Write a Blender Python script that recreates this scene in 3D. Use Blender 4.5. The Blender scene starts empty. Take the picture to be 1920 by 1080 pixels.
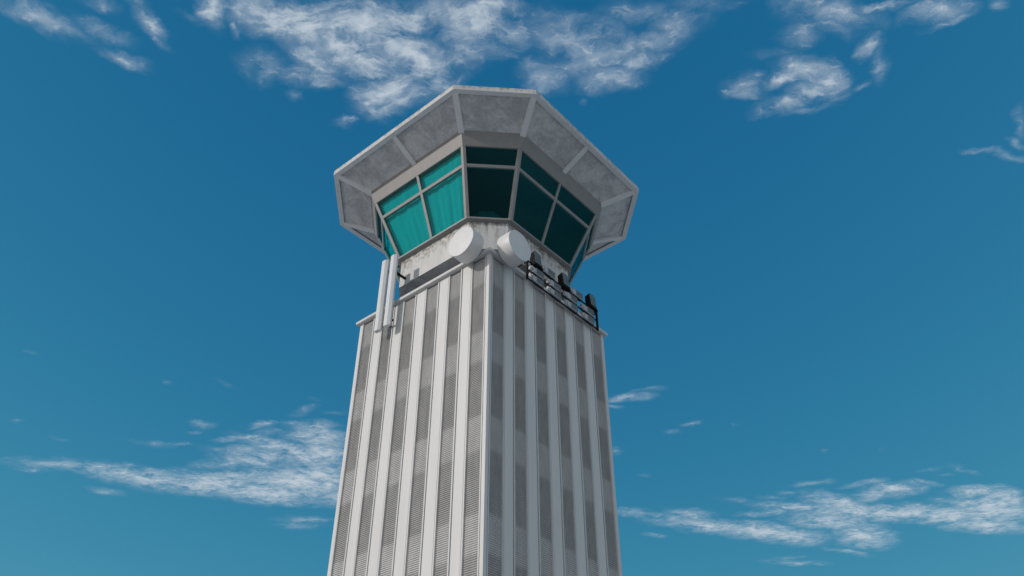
import bpy, bmesh, math, random
from mathutils import Vector, Matrix
random.seed(4)
S = bpy.context.scene
COL = S.collection
PI = math.pi

# ------------------------------------------------------------------ frame of the tower
EYE = 1.7                                   # camera height
PHI = math.radians(40.6824)
AX, AY = -1.3553, 32.2757                   # tower axis on the ground
N1 = Vector((-math.sin(PHI), -math.cos(PHI), 0))   # outward normal of the sunlit face (local x)
N2 = Vector((math.cos(PHI), -math.sin(PHI), 0))    # outward normal of the shaded face (local y)
ROT = math.atan2(N1.y, N1.x)
def W(p, q, z=0.0):
    return Vector((AX, AY, 0)) + N1 * p + N2 * q + Vector((0, 0, z))

# ------------------------------------------------------------------ node helpers
def new_mat(name):
    m = bpy.data.materials.new(name); m.use_nodes = True
    nt = m.node_tree
    return m, nt, nt.nodes['Principled BSDF']
def N(nt, t, **kw):
    n = nt.nodes.new(t)
    for k, v in kw.items():
        if k.startswith('i_'):
            key = k[2:]
            n.inputs[int(key) if key.isdigit() else key].default_value = v
        else: setattr(n, k, v)
    return n
def ln(nt, a, b): nt.links.new(a, b)
def math_n(nt, op, a, b=None, clamp=False):
    n = nt.nodes.new('ShaderNodeMath'); n.operation = op; n.use_clamp = clamp
    for i, x in enumerate((a, b)):
        if x is None: continue
        if isinstance(x, (int, float)): n.inputs[i].default_value = x
        else: ln(nt, x, n.inputs[i])
    return n.outputs[0]
def maprange(nt, x, a, b, c=0.0, d=1.0, smooth=True):
    n = nt.nodes.new('ShaderNodeMapRange'); n.interpolation_type = 'SMOOTHSTEP' if smooth else 'LINEAR'
    n.clamp = True
    ln(nt, x, n.inputs['Value'])
    for k, v in (('From Min', a), ('From Max', b), ('To Min', c), ('To Max', d)): n.inputs[k].default_value = v
    return n.outputs['Result']
def mixc(nt, fac, a, b):
    n = nt.nodes.new('ShaderNodeMix'); n.data_type = 'RGBA'
    if isinstance(fac, (int, float)): n.inputs[0].default_value = fac
    else: ln(nt, fac, n.inputs[0])
    for i, x in ((6, a), (7, b)):
        if isinstance(x, (tuple, list)): n.inputs[i].default_value = (*x[:3], 1)
        else: ln(nt, x, n.inputs[i])
    return n.outputs[2]
def objco(nt, scale=(1, 1, 1)):
    tc = N(nt, 'ShaderNodeTexCoord'); mp = N(nt, 'ShaderNodeMapping'); mp.inputs['Scale'].default_value = scale
    ln(nt, tc.outputs['Object'], mp.inputs['Vector'])
    return tc.outputs['Object'], mp.outputs['Vector']
def noise(nt, vec, scale, detail=4, rough=.55, dist=0.0):
    n = N(nt, 'ShaderNodeTexNoise'); n.inputs['Scale'].default_value = scale
    n.inputs['Detail'].default_value = detail; n.inputs['Roughness'].default_value = rough
    n.inputs['Distortion'].default_value = dist
    ln(nt, vec, n.inputs['Vector'])
    return n.outputs['Fac']

def plain(name, col, rough=.6, var=.08, scale=3.0, stretch=(1, 1, .35), metal=0.0, bump=0.0, spec=None):
    """painted or coated surface with slight uneven weathering"""
    m, nt, b = new_mat(name)
    _, v = objco(nt, stretch)
    f = noise(nt, v, scale, 6, .6)
    f = maprange(nt, f, .3, .7)
    c0 = tuple(c * (1 - var) for c in col); c1 = tuple(min(1, c * (1 + var)) for c in col)
    ln(nt, mixc(nt, f, c0, c1), b.inputs['Base Color'])
    b.inputs['Roughness'].default_value = rough; b.inputs['Metallic'].default_value = metal
    if spec is not None: b.inputs['Specular IOR Level'].default_value = spec
    if bump:
        bp = N(nt, 'ShaderNodeBump'); bp.inputs['Strength'].default_value = bump; bp.inputs['Distance'].default_value = .01
        _, v2 = objco(nt)
        ln(nt, noise(nt, v2, 40, 3), bp.inputs['Height']); ln(nt, bp.outputs['Normal'], b.inputs['Normal'])
    return m

WHITE = (.60, .60, .585)
M = {}
M['white_panel'] = plain('white_cladding', WHITE, .55, .03, 2.2, (1, 1, .12))
M['trim'] = plain('pale_trim', (.55, .55, .54), .5, .04, 3)
M['cornice'] = plain('pale_cornice', (.55, .55, .54), .55, .05, 3)
M['frame'] = plain('grey_frame_paint', (.25, .245, .24), .5, .05, 3)
M['eave'] = plain('grey_eave_paint', (.74, .74, .745), .5, .04, 2)
M['radome'] = plain('white_radome', (.66, .655, .64), .45, .035, 2.5, (1, 1, 1))
M['antenna'] = plain('pale_antenna_plastic', (.60, .61, .61), .4, .04, 3)
M['black'] = plain('black_steel', (.010, .011, .012), .7, .25, 6, (1, 1, 1), spec=.12)
M['lens'] = plain('dark_green_lens', (.125, .142, .136), .4, .35, 5, (1, 1, 1))
M['unit_grey'] = plain('mid_grey_enamel', (.13, .135, .14), .5, .15, 6, (1, 1, 1))
M['unit_light'] = plain('light_grey_enamel', (.42, .425, .43), .45, .1, 6, (1, 1, 1))
M['unit_white'] = plain('white_enamel', (.62, .61, .59), .45, .06, 6, (1, 1, 1))
M['dark_conc'] = plain('dark_concrete', (.36, .365, .375), .85, .25, 2.4, (1, 1, 1), bump=.3)
M['interior'] = plain('dark_interior', (.085, .09, .09), .8, .1)
M['dark_blind'] = plain('dark_blind_fabric', (.045, .047, .048), .9, .1)  # added: stops sky showing through the cab, keeps far panes dark
M['core'] = plain('grey_core_panels', (.42, .42, .42), .7, .35, 1.2, (1, 1, .2))
M['blind'] = plain('pale_blind_fabric', (.72, .72, .70), .9, .04)  # added: catches sun behind the glass to brighten those panes
M['cavity'] = plain('shaft_core', (.12, .12, .12), .9, .1)

def mat_corrugated():
    m, nt, b = new_mat('corrugated_grey_metal')
    o, v = objco(nt, (1, 1, .3))
    sx = N(nt, 'ShaderNodeSeparateXYZ'); ln(nt, o, sx.inputs[0])
    z = sx.outputs['Z']
    # bleached courses of sheet, the same on every strip
    k = math_n(nt, 'FRACT', math_n(nt, 'MULTIPLY', math_n(nt, 'ADD', z, -(18.75 + EYE) + 3.72 * 10), 1 / 3.72))
    up = maprange(nt, k, .57, .645); dn = maprange(nt, k, .955, 1.0, 1, 0)
    band = math_n(nt, 'MULTIPLY', up, dn)
    f = noise(nt, v, 4, 5)
    base = mixc(nt, maprange(nt, f, .3, .7), (.33, .33, .322), (.39, .39, .38))
    lite = mixc(nt, maprange(nt, f, .3, .7), (.46, .46, .45), (.52, .52, .51))
    # lighter bands by height over the darker base tone
    ln(nt, mixc(nt, band, base, lite), b.inputs['Base Color'])
    b.inputs['Roughness'].default_value = .5
    return m
M['corrugated'] = mat_corrugated()

def mat_stained(name, col, ztop, depth, amount, freq=5.5, stain=(.15, .135, .11)):
    m, nt, b = new_mat(name)
    o, v = objco(nt, (1, 1, .10))
    sx = N(nt, 'ShaderNodeSeparateXYZ'); ln(nt, o, sx.inputs[0])
    drop = math_n(nt, 'SUBTRACT', ztop, sx.outputs['Z'])           # metres below the top edge
    streak = noise(nt, v, freq, 6, .62)
    coarse = noise(nt, o, 1.1, 2)
    reach = math_n(nt, 'MULTIPLY', maprange(nt, math_n(nt, 'ADD', streak, math_n(nt, 'MULTIPLY', coarse, .55)), .53, .93), depth)
    s = math_n(nt, 'SUBTRACT', 1.0, math_n(nt, 'DIVIDE', drop, math_n(nt, 'MAXIMUM', reach, .015)), True)
    grain = maprange(nt, noise(nt, o, 5, 4, .55), .30, .66)
    s = math_n(nt, 'MULTIPLY', math_n(nt, 'MULTIPLY', s, grain), amount, True)
    f = maprange(nt, noise(nt, v, 2.5, 6, .6), .3, .7)
    base = mixc(nt, f, tuple(c * .90 for c in col), tuple(c * 1.04 for c in col))
    ln(nt, mixc(nt, s, base, stain), b.inputs['Base Color'])
    b.inputs['Roughness'].default_value = .7
    return m
M['stained_white'] = mat_stained('stained_white_render', (.58, .575, .555), 25.55 + EYE, 1.2, 1.1)
M['fascia'] = mat_stained('stained_pale_fascia', (.56, .56, .545), 30.49 + EYE, .42, .95, 4.0, (.16, .15, .135))

def mat_soffit():
    m, nt, b = new_mat('mottled_soffit_concrete')
    o, v = objco(nt, (1, 1, 1))
    a = maprange(nt, noise(nt, o, .9, 9, .72, .5), .40, .60)
    c = maprange(nt, noise(nt, o, 6, 6, .7), .35, .65)
    f = math_n(nt, 'ADD', math_n(nt, 'MULTIPLY', a, .65), math_n(nt, 'MULTIPLY', c, .35))
    ln(nt, mixc(nt, f, (.40, .405, .415), (.68, .68, .68)), b.inputs['Base Color'])
    b.inputs['Roughness'].default_value = .85
    bp = N(nt, 'ShaderNodeBump'); bp.inputs['Strength'].default_value = .25; bp.inputs['Distance'].default_value = .02
    ln(nt, noise(nt, o, 18, 5), bp.inputs['Height']); ln(nt, bp.outputs['Normal'], b.inputs['Normal'])
    return m
M['soffit'] = mat_soffit()

def mat_glass():
    m = bpy.data.materials.new('teal_tinted_glass'); m.use_nodes = True
    nt = m.node_tree; nt.nodes.clear()
    out = N(nt, 'ShaderNodeOutputMaterial')
    tr = N(nt, 'ShaderNodeBsdfTransparent'); tr.inputs['Color'].default_value = (.24, .80, .81, 1)
    gl = N(nt, 'ShaderNodeBsdfGlossy'); gl.inputs['Roughness'].default_value = .03
    gl.inputs['Color'].default_value = (.35, .85, .9, 1)
    lw = N(nt, 'ShaderNodeLayerWeight'); lw.inputs['Blend'].default_value = .5
    fr = math_n(nt, 'ADD', math_n(nt, 'MULTIPLY', math_n(nt, 'POWER', lw.outputs['Facing'], 5.0), .22), .022)
    mx = N(nt, 'ShaderNodeMixShader')
    ln(nt, fr, mx.inputs[0]); ln(nt, tr.outputs[0], mx.inputs[1]); ln(nt, gl.outputs[0], mx.inputs[2])
    ln(nt, mx.outputs[0], out.inputs['Surface'])
    return m
M['glass'] = mat_glass()

def mat_apron():
    m, nt, b = new_mat('apron_concrete')
    o, v = objco(nt)
    f = noise(nt, o, .05, 8, .6)
    br = N(nt, 'ShaderNodeTexBrick'); br.offset = 0
    br.inputs['Scale'].default_value = .16; br.inputs['Mortar Size'].default_value = .008
    br.inputs['Color1'].default_value = (.50, .495, .485, 1); br.inputs['Color2'].default_value = (.44, .437, .43, 1)
    br.inputs['Mortar'].default_value = (.06, .06, .06, 1)
    ln(nt, o, br.inputs['Vector'])
    ln(nt, mixc(nt, math_n(nt, 'MULTIPLY', f, .5), br.outputs['Color'], (.34, .335, .32)), b.inputs['Base Color'])
    b.inputs['Roughness'].default_value = .9
    return m
M['apron'] = mat_apron()

# ------------------------------------------------------------------ mesh helpers
class MB:
    def __init__(s): s.v = []; s.f = []
    def add(s, vs, fs):
        o = len(s.v); s.v += [tuple(x) for x in vs]; s.f += [tuple(i + o for i in f) for f in fs]; return s
    def box(s, x0, x1, y0, y1, z0, z1):
        return s.add([(x, y, z) for z in (z0, z1) for x, y in ((x0, y0), (x1, y0), (x1, y1), (x0, y1))],
                     [(3, 2, 1, 0), (4, 5, 6, 7), (0, 1, 5, 4), (1, 2, 6, 5), (2, 3, 7, 6), (3, 0, 4, 7)])
    def hexa(s, A, B):          # two matching quads
        return s.add(list(A) + list(B), [(3, 2, 1, 0), (4, 5, 6, 7), (0, 1, 5, 4), (1, 2, 6, 5), (2, 3, 7, 6), (3, 0, 4, 7)])
    def prism(s, A, B):         # two matching polygons, capped
        n = len(A)
        return s.add(list(A) + list(B), [tuple(reversed(range(n))), tuple(range(n, 2 * n))] +
                     [(i, (i + 1) % n, n + (i + 1) % n, n + i) for i in range(n)])
    def loft(s, loops, close=False, cap0=False, cap1=False):
        n = len(loops[0]); vs = [p for l in loops for p in l]; fs = []
        m = len(loops)
        for k in range(m if close else m - 1):
            a, b = k * n, ((k + 1) % m) * n
            fs += [(a + i, a + (i + 1) % n, b + (i + 1) % n, b + i) for i in range(n)]
        if cap0: fs.append(tuple(reversed(range(n))))
        if cap1: fs.append(tuple(range((m - 1) * n, m * n)))
        return s.add(vs, fs)
    def tube(s, A, B, r, n=12, r2=None):
        A, B = Vector(A), Vector(B); d = (B - A).normalized()
        u = d.orthogonal().normalized(); w = d.cross(u); r2 = r if r2 is None else r2
        c = [(math.cos(2 * PI * i / n), math.sin(2 * PI * i / n)) for i in range(n)]
        return s.loft([[A + (u * x + w * y) * r for x, y in c], [B + (u * x + w * y) * r2 for x, y in c]], cap0=True, cap1=True)
    def bar(s, A, B, w, h, up=(0, 0, 1)):
        A, B = Vector(A), Vector(B); d = (B - A).normalized(); up = Vector(up)
        x = d.cross(up).normalized(); y = x.cross(d).normalized()
        q = lambda P: [P + x * sx * w / 2 + y * sy * h / 2 for sx, sy in ((-1, -1), (1, -1), (1, 1), (-1, 1))]
        return s.hexa(q(A), q(B))
    def build(s, name, mat, parent=None, dz=0.0, bevel=0.0, smooth=None, seg=2):
        me = bpy.data.meshes.new(name)
        me.from_pydata([(x, y, z + dz) for x, y, z in s.v], [], s.f); me.update()
        bm = bmesh.new(); bm.from_mesh(me)
        bmesh.ops.recalc_face_normals(bm, faces=bm.faces)
        if bevel:
            es = [e for e in bm.edges if len(e.link_faces) == 2 and e.calc_face_angle(0) > .6]
            bmesh.ops.bevel(bm, geom=es, offset=bevel, segments=seg, affect='EDGES', profile=.5)
        bm.to_mesh(me); bm.free()
        if smooth is not None:
            for p in me.polygons: p.use_smooth = True
            me.set_sharp_from_angle(angle=math.radians(smooth))
        me.materials.append(mat)
        o = bpy.data.objects.new(name, me); COL.objects.link(o)
        if parent: o.parent = parent
        return o
def thing(name, label, cat, loc, rz=ROT, group=None):
    o = bpy.data.objects.new(name, None); COL.objects.link(o); o.empty_display_size = .3
    o.location = loc; o.rotation_euler = (0, 0, rz); o['label'] = label; o['category'] = cat
    if group: o['group'] = group
    return o
def copy_thing(root, loc, label, rz=None, group=None):
    r = root.copy(); COL.objects.link(r); r.location = loc; r['label'] = label
    if rz is not None: r.rotation_euler = (0, 0, rz)
    if group: r['group'] = group
    for ch in root.children:
        c = ch.copy(); COL.objects.link(c); c.parent = r
        for g in ch.children:
            d = g.copy(); COL.objects.link(d); d.parent = c
    return r

# ------------------------------------------------------------------ ground
g = MB().add([(-9000, -9000, 0), (9000, -9000, 0), (9000, 9000, 0), (-9000, 9000, 0)], [(0, 1, 2, 3)]).build('ground', M['apron'])
g['kind'] = 'structure'

# ------------------------------------------------------------------ the control tower
TW = thing('control_tower', 'tall square control tower with vertical corrugated strips and an octagonal teal glass cab', 'control tower', (AX, AY, 0))
H = 4.0
ZT = 22.39
ZB = -EYE                                     # ground level in fitted heights
def part(mb, name, mat, **kw): return mb.build(name, M[mat], kw.pop('parent', TW), dz=EYE, **kw)

part(MB().box(-3.90, 3.90, -3.90, 3.90, ZB, ZT), 'shaft_core', 'cavity')
def side(k, a, d, z):      # a along the face, d outward; four faces in turn
    c, s = ((1, 0), (0, 1), (-1, 0), (0, -1))[k]
    return (c * d - s * a, s * d + c * a, z)
EDGES = [(.35, 1.05), (1.75, 2.41), (3.07, 3.77)]
CORR = sorted([(-b, -a) for a, b in EDGES] + EDGES)
PER = .078
def corrugated(k, a0, a1):
    mb = MB(); n = int((ZT - ZB) / PER); vs = []; fs = []
    # each lap of sheet swells out towards its lower lip and tucks back under it
    lap = [(0.0, .002), (.06, .030), (.18, .036), (.38, .030), (.70, .012), (.94, .000)]
    rows = [(ZB + (i + u) * PER, 3.925 + d) for i in range(n) for u, d in lap]
    for i, (z, d) in enumerate(rows):
        vs += [side(k, a0 - .01, d, z), side(k, a1 + .01, d, z)]
        if i: fs.append((2 * i - 2, 2 * i - 1, 2 * i + 1, 2 * i))
    return mb.add(vs, fs)
def slab(mb, k, a0, a1, d0, d1, z0, z1):
    P = [side(k, a, d, z0) for a, d in ((a0, d0), (a0, d1), (a1, d1), (a1, d0))]
    Q = [side(k, a, d, z1) for a, d in ((a0, d0), (a0, d1), (a1, d1), (a1, d0))]
    return mb.hexa(P, Q)
for k in range(4):
    for a0, a1 in CORR:
        part(corrugated(k, a0, a1), 'corrugated_strip', 'corrugated', smooth=40)
    gaps = [(CORR[i][1], CORR[i + 1][0]) for i in range(5)]
    for a0, a1 in gaps:
        part(slab(MB(), k, a0 + .098, a1 - .098, 3.89, 3.992, ZB, ZT), 'flat_panel', 'white_panel')
        for e0, e1 in ((a0, a0 + .062), (a1 - .062, a1)):
            part(slab(MB(), k, e0, e1, 3.89, 4.012, ZB, ZT), 'edge_trim', 'trim')
    part(slab(slab(MB(), k, -3.82, -3.77, 3.89, 4.012, ZB, ZT), k, 3.77, 3.82, 3.89, 4.012, ZB, ZT), 'edge_trim', 'trim')
    # corner post
    c = lambda a, b: (side(k, a, b, ZB), side(k, a, b, ZT))
    pts = [(3.84, 3.84), (3.84, 4.0), (4.0, 4.0), (4.0, 3.84)]
    part(MB().hexa([c(*p)[0] for p in pts], [c(*p)[1] for p in pts]), 'corner_post', 'white_panel')
# cornice: one square ring round the top of the shaft, and the roof deck inside it
sq = lambda h, z: [(h, -h, z), (h, h, z), (-h, h, z), (-h, -h, z)]
part(MB().loft([sq(4.16, 22.385), sq(4.16, 22.53), sq(3.80, 22.53), sq(3.80, 22.385)], close=True), 'cornice', 'cornice', bevel=.012, seg=1)
part(MB().add(sq(3.80, 22.46), [(0, 1, 2, 3)]), 'roof_deck', 'dark_conc')

def octo(R, L, z):
    return [(R, -L, z), (R, L, z), (L, R, z), (-L, R, z), (-R, L, z), (-R, -L, z), (-L, -R, z), (L, -R, z)]
def off(L, d): return L - .4142 * d          # half side after moving every side inwards by d
# neck, floor slab, stained white base
part(MB().loft([octo(2.5, 1.25, 22.45), octo(2.5, 1.25, 24.0)]), 'neck', 'dark_conc')
RB, LB, ZBB = 3.455, 2.20, 23.99
part(MB().add(octo(RB - .002, LB, ZBB), [tuple(range(8))]), 'cab_underside', 'dark_conc')
part(MB().loft([octo(RB, LB, ZBB), octo(RB, LB, 25.57), octo(RB - .2, off(LB, .2), 25.57), octo(RB - .2, off(LB, .2), ZBB + .01)], close=True), 'cab_base_wall', 'stained_white')
part(MB().loft([octo(RB - .003, LB, 25.555), octo(3.665, 2.245, 25.605), octo(3.672, 2.25, 25.70), octo(3.50, 2.16, 25.72), octo(3.3, 2.06, 25.70), octo(3.3, 2.06, 25.56)], close=True),
     'window_sill', 'frame', bevel=.008, seg=1)
part(MB().add(octo(3.4, 2.1, 25.6), [tuple(range(8))]), 'cab_floor', 'interior')

# glazing: geometry of one side of the octagon between sill and header
RS, LS, ZS, RG, LG, ZG = 3.642, 2.229, 25.69, 4.857, 2.985, 28.84
def ring(t):
    return RS + (RG - RS) * t, LS + (LG - LS) * t, ZS + (ZG - ZS) * t
def corners(t, inset=0.0):
    R, L, z = ring(t); return [Vector(c) for c in octo(R - inset, off(L, inset), z)]
def on_side(i, u, t, inset=0.0):             # u in metres from the side's centre
    c = corners(t, inset); A, B = c[i], c[(i + 1) % 8]
    return (A + B) / 2 + (B - A).normalized() * u
def half(i, t, inset=0.0):
    c = corners(t, inset); return (c[(i + 1) % 8] - c[i]).length / 2
MW, TR = .13, (.700, .741)
BL = (0, 3, 4, 5, 6, 7)                                   # sides with added blinds: pale ones catch sun, dark ones block the sky
for i in range(8):
    long_side = i % 2 == 0
    cols = [(-1, 0), (0, 1)] if long_side else [(-1, 1)]
    for (sa, sb) in cols:
        def uu(sgn, t, ins, extra=.02):
            return sgn * (half(i, t, ins) - MW + extra) if sgn else 0.0
        def edge(sgn, other, t, ins, grow=0.02):
            if sgn: return uu(sgn, t, ins, grow)
            return (.07 - grow) * (1 if other > 0 else -1)
        w = MB()
        for t0, t1 in ((0.0, TR[0] + .01), (TR[1] - .01, 1.0)):
            for ins in (.03,):
                w.hexa([on_side(i, edge(sa, sb, t, .03), t, .03) for t in (t0,)] + [on_side(i, edge(sb, sa, t0, .03), t0, .03), on_side(i, edge(sb, sa, t1, .03), t1, .03), on_side(i, edge(sa, sb, t1, .03), t1, .03)],
                       [on_side(i, edge(sa, sb, t0, .03), t0, .042), on_side(i, edge(sb, sa, t0, .03), t0, .042), on_side(i, edge(sb, sa, t1, .03), t1, .042), on_side(i, edge(sa, sb, t1, .03), t1, .042)])
        win = part(w, 'window', 'glass')
        tb = MB()
        A = [on_side(i, edge(sa, sb, t, -.035, .005), t, d) for t, d in ((TR[0], -.03), (TR[0], .09), (TR[1], .09), (TR[1], -.03))]
        B = [on_side(i, edge(sb, sa, t, -.035, .005), t, d) for t, d in ((TR[0], -.03), (TR[0], .09), (TR[1], .09), (TR[1], -.03))]
        part(tb.hexa(A, B), 'transom', 'frame', parent=win)
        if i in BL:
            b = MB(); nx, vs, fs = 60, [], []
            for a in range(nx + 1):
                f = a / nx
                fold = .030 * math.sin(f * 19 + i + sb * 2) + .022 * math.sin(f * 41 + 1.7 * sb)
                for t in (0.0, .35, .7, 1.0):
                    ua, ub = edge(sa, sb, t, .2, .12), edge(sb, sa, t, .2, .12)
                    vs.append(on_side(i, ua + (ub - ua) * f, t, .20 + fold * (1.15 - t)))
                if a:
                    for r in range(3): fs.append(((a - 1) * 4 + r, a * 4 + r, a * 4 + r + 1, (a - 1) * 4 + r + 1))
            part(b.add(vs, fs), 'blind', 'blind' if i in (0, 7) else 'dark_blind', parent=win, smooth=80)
    # mullions: one per corner (two faces), one in the middle of each long side
    A0, A1 = [], []
    for t, dst in ((0.0, A0), (1.0, A1)):
        o_, n_ = -.035, .09
        c_o, c_i = corners(t, o_)[i], corners(t, n_)[i]
        h0, h1 = half((i - 1) % 8, t, o_), half(i, t, o_)
        h0i, h1i = half((i - 1) % 8, t, n_), half(i, t, n_)
        dst += [on_side((i - 1) % 8, h0 - MW, t, o_), c_o, on_side(i, -h1 + MW, t, o_),
                on_side(i, -h1i + MW * .75, t, n_), c_i, on_side((i - 1) % 8, h0i - MW * .75, t, n_)]
    part(MB().prism(A0, A1), 'mullion', 'frame')
    if long_side:
        q = lambda t: [on_side(i, -.07, t, -.035), on_side(i, .07, t, -.035), on_side(i, .07, t, .09), on_side(i, -.07, t, .09)]
        part(MB().hexa(q(0.0), q(1.0)), 'mullion', 'frame')
# header above the glass
RH, LH, ZH = 5.162, 3.133, 29.49
part(MB().loft([octo(RG + .035, LG + .014, ZG - .03), octo(RH, LH, ZH), octo(RH, LH, ZH + .3), octo(RH - .35, off(LH, .35), ZH + .3), octo(RG - .06, off(LG, .06), ZG - .03)], close=True), 'header', 'frame')
part(MB().add(octo(RG - .075, off(LG, .075), ZG - .035), [tuple(range(8))]), 'cab_ceiling', 'interior')
# added pale core, floor to ceiling: blocks see-through, lightens the dark panes
part(MB().loft([octo(1.1, .6, 25.6), octo(1.1, .6, ZG)]), 'cab_core', 'core')
dk = MB().loft([octo(3.05, 1.9, 25.6), octo(3.05, 1.9, 26.35), octo(2.95, 1.85, 26.45), octo(2.35, 1.45, 26.40), octo(2.35, 1.45, 25.6)])
part(dk, 'console_desk', 'interior')

# roof: eave beam, ribs, soffit panels, fascia and roof top
RE, LE, ZE, ZET = 6.780, 4.135, 30.133, 30.46
RI, LI = RE - .245, off(LE, .245)
part(MB().loft([octo(RE - .004, LE, ZE), octo(RE - .004, LE, ZE + .05), octo(RI, LI, ZE + .05), octo(RI, LI, ZE)], close=True), 'eave_beam', 'eave')
part(MB().loft([octo(RE, LE, ZE + .012), octo(RE, LE, ZET - .05), octo(RE - .03, off(LE, .03), ZET), octo(RE - .5, off(LE, .5), ZET + .12), octo(1.2, .6, ZET + .55)], cap1=True), 'roof', 'fascia')
SO = (RI + .02, off(RI, 0))
ZSO = ZE + .10
co, ci = [Vector(c) for c in octo(RI + .01, LI, ZSO)], [Vector(c) for c in octo(RH - .02, LH - .01, ZH + .012)]
for i in range(8):
    a, b, c, d = co[i], co[(i + 1) % 8], ci[(i + 1) % 8], ci[i]
    if i % 2 == 0:
        m0, m1 = (a + b) / 2, (c + d) / 2
        quads = [(a, m0, m1, d), (m0, b, c, m1)]
    else: quads = [(a, b, c, d)]
    for q in quads:
        part(MB().hexa(list(q), [v + Vector((0, 0, .06)) for v in q]), 'soffit_panel', 'soffit')
def rib(P, Q, w):                              # P at the eave, Q at the header: underside points
    P, Q = Vector(P), Vector(Q); d = (Q - P); x = Vector((d.y, -d.x, 0)).normalized() * w / 2
    up = Vector((0, 0, .16))
    return MB().hexa([P - x, P + x, P + x + up, P - x + up], [Q - x, Q + x, Q + x + up, Q - x + up])
eo, hi = octo(RI + .05, LI + .02, ZE - .003), octo(5.10, 3.09, 29.37)
for i in range(8):
    part(rib(eo[i], hi[i], .27), 'soffit_rib', 'eave')
    if i % 2 == 0:
        P = (Vector(octo(RI + .01, LI, ZE - .003)[i]) + Vector(octo(RI + .01, LI, ZE - .003)[(i + 1) % 8])) / 2
        Q = (Vector(hi[i]) + Vector(hi[(i + 1) % 8])) / 2
        part(rib(P, Q, .25), 'soffit_rib', 'eave')

# ------------------------------------------------------------------ microwave drums at the near corner
def drum(root):
    R, D = .714, .66                           # local x is the axis; radome at x = D
    c = lambda r, x, n=48: [(x, r * math.cos(2 * PI * k / n), r * math.sin(2 * PI * k / n)) for k in range(n)]
    MB().loft([c(R * .55, -.10), c(R * .97, 0), c(R, .05), c(R, D - .02)], cap0=True).build('shroud', M['radome'], root, smooth=35)
    MB().loft([c(R, D - .02), c(R * .992, D + .004), c(R * .6, D + .02), c(.02, D + .025)], cap1=True).build('radome', M['radome'], root, smooth=35)
    mt = MB().bar((-.10, 0, 0), (-.26, 0, 0), .18, .18).build('mount', M['unit_light'], root)
    MB().bar((-.20, 0, -.38), (-.20, 0, .3), .07, .07, (1, 0, 0)).build('mount', M['unit_light'], root)
d1 = thing('microwave_drum', 'white round drum antenna with its flat sunlit cap facing left, left of the near corner', 'antenna', W(4.26, 3.21, 22.85 + EYE), ROT, 'round drum antennas at the tower corner')
drum(d1)
d2 = copy_thing(d1, W(3.14, 4.26, 22.83 + EYE), 'white round drum antenna with its cap in shade facing right, beside the first black floodlight', ROT + PI / 2)

# ------------------------------------------------------------------ panel antennas on the sunlit face
PZ0, PZ1 = 20.97, 24.95
def panel_antenna(root):
    out = [(.11, -.17), (.13, -.02), (.13, .05), (.03, .17), (-.07, .16), (-.09, -.14), (-.02, -.20)]
    out = [(.12, -.155), (.12, .06), (.02, .185), (-.08, .17), (-.08, -.15), (.03, -.20)]
    h = PZ1 - PZ0
    lo = [(x, y, 0) for x, y in out]; hi_ = [(x, y, h) for x, y in out]
    MB().prism(lo, hi_).build('radome', M['antenna'], root, bevel=.012, seg=1)
    for z in (.35, h - .62):
        MB().box(-.20, -.075, -.07, .07, z, z + .10).build('clamp', M['black'], root)
a1 = thing('panel_antenna', 'tall white panel antenna standing a little higher, nearer the tower corner of the pair', 'antenna', W(4.43, -1.53, PZ0 + EYE), ROT, 'tall white panel antennas')
panel_antenna(a1)
a2 = copy_thing(a1, W(4.43, -2.13, PZ0 + EYE), 'tall white panel antenna at the outer left edge of the pair, lower in view')
br = thing('antenna_bracket', 'dark steel bracket holding the two white panel antennas off the wall', 'bracket', W(4.25, -1.83, 21.30 + EYE))
zt = 24.33 - 21.30
MB().bar((0, -.42, .06), (0, .42, .06), .07, .07).build('crossbar', M['black'], br)
MB().bar((0, -.42, zt + .05), (0, .42, zt + .05), .06, .06).build('crossbar', M['black'], br)
MB().bar((.03, .03, zt), (RB - 4.25 - .01, .03, zt - .01), .09, .09).build('arm', M['black'], br)
MB().bar((.03, 0, .02), (-.24, 0, .02), .09, .09).build('arm', M['black'], br)

# ------------------------------------------------------------------ railing on the shaded face
def on_right(p, q, z): return W(p, q, z + EYE)
rl = thing('railing', 'black steel railing with three rails bolted along the shaded top edge of the shaft', 'railing', on_right(-.73, 4.2, 22.22))
# local axes of things on this face: x = outward (q), y = leftwards in the tower's p
RR = ROT + PI / 2
rl.rotation_euler = (0, 0, RR)
def lp(p): return -(p - (-.73))                # local y from p
for p in (1.80, -3.28):
    MB().box(-.045, .045, lp(p) - .042, lp(p) + .042, 0, 1.06).build('post', M['black'], rl, bevel=.008, seg=1)
for z, r in ((1.03, .035), (.53, .03), (.05, .032)):
    MB().bar((0, lp(1.76), z), (0, lp(-3.24), z), .05, .05).build('rail', M['black'], rl)
for p in (1.80, -3.28):
    MB().bar((-.03, lp(p), .98), (-.62, lp(p), .92), .05, .05).build('stay', M['black'], rl)

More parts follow.
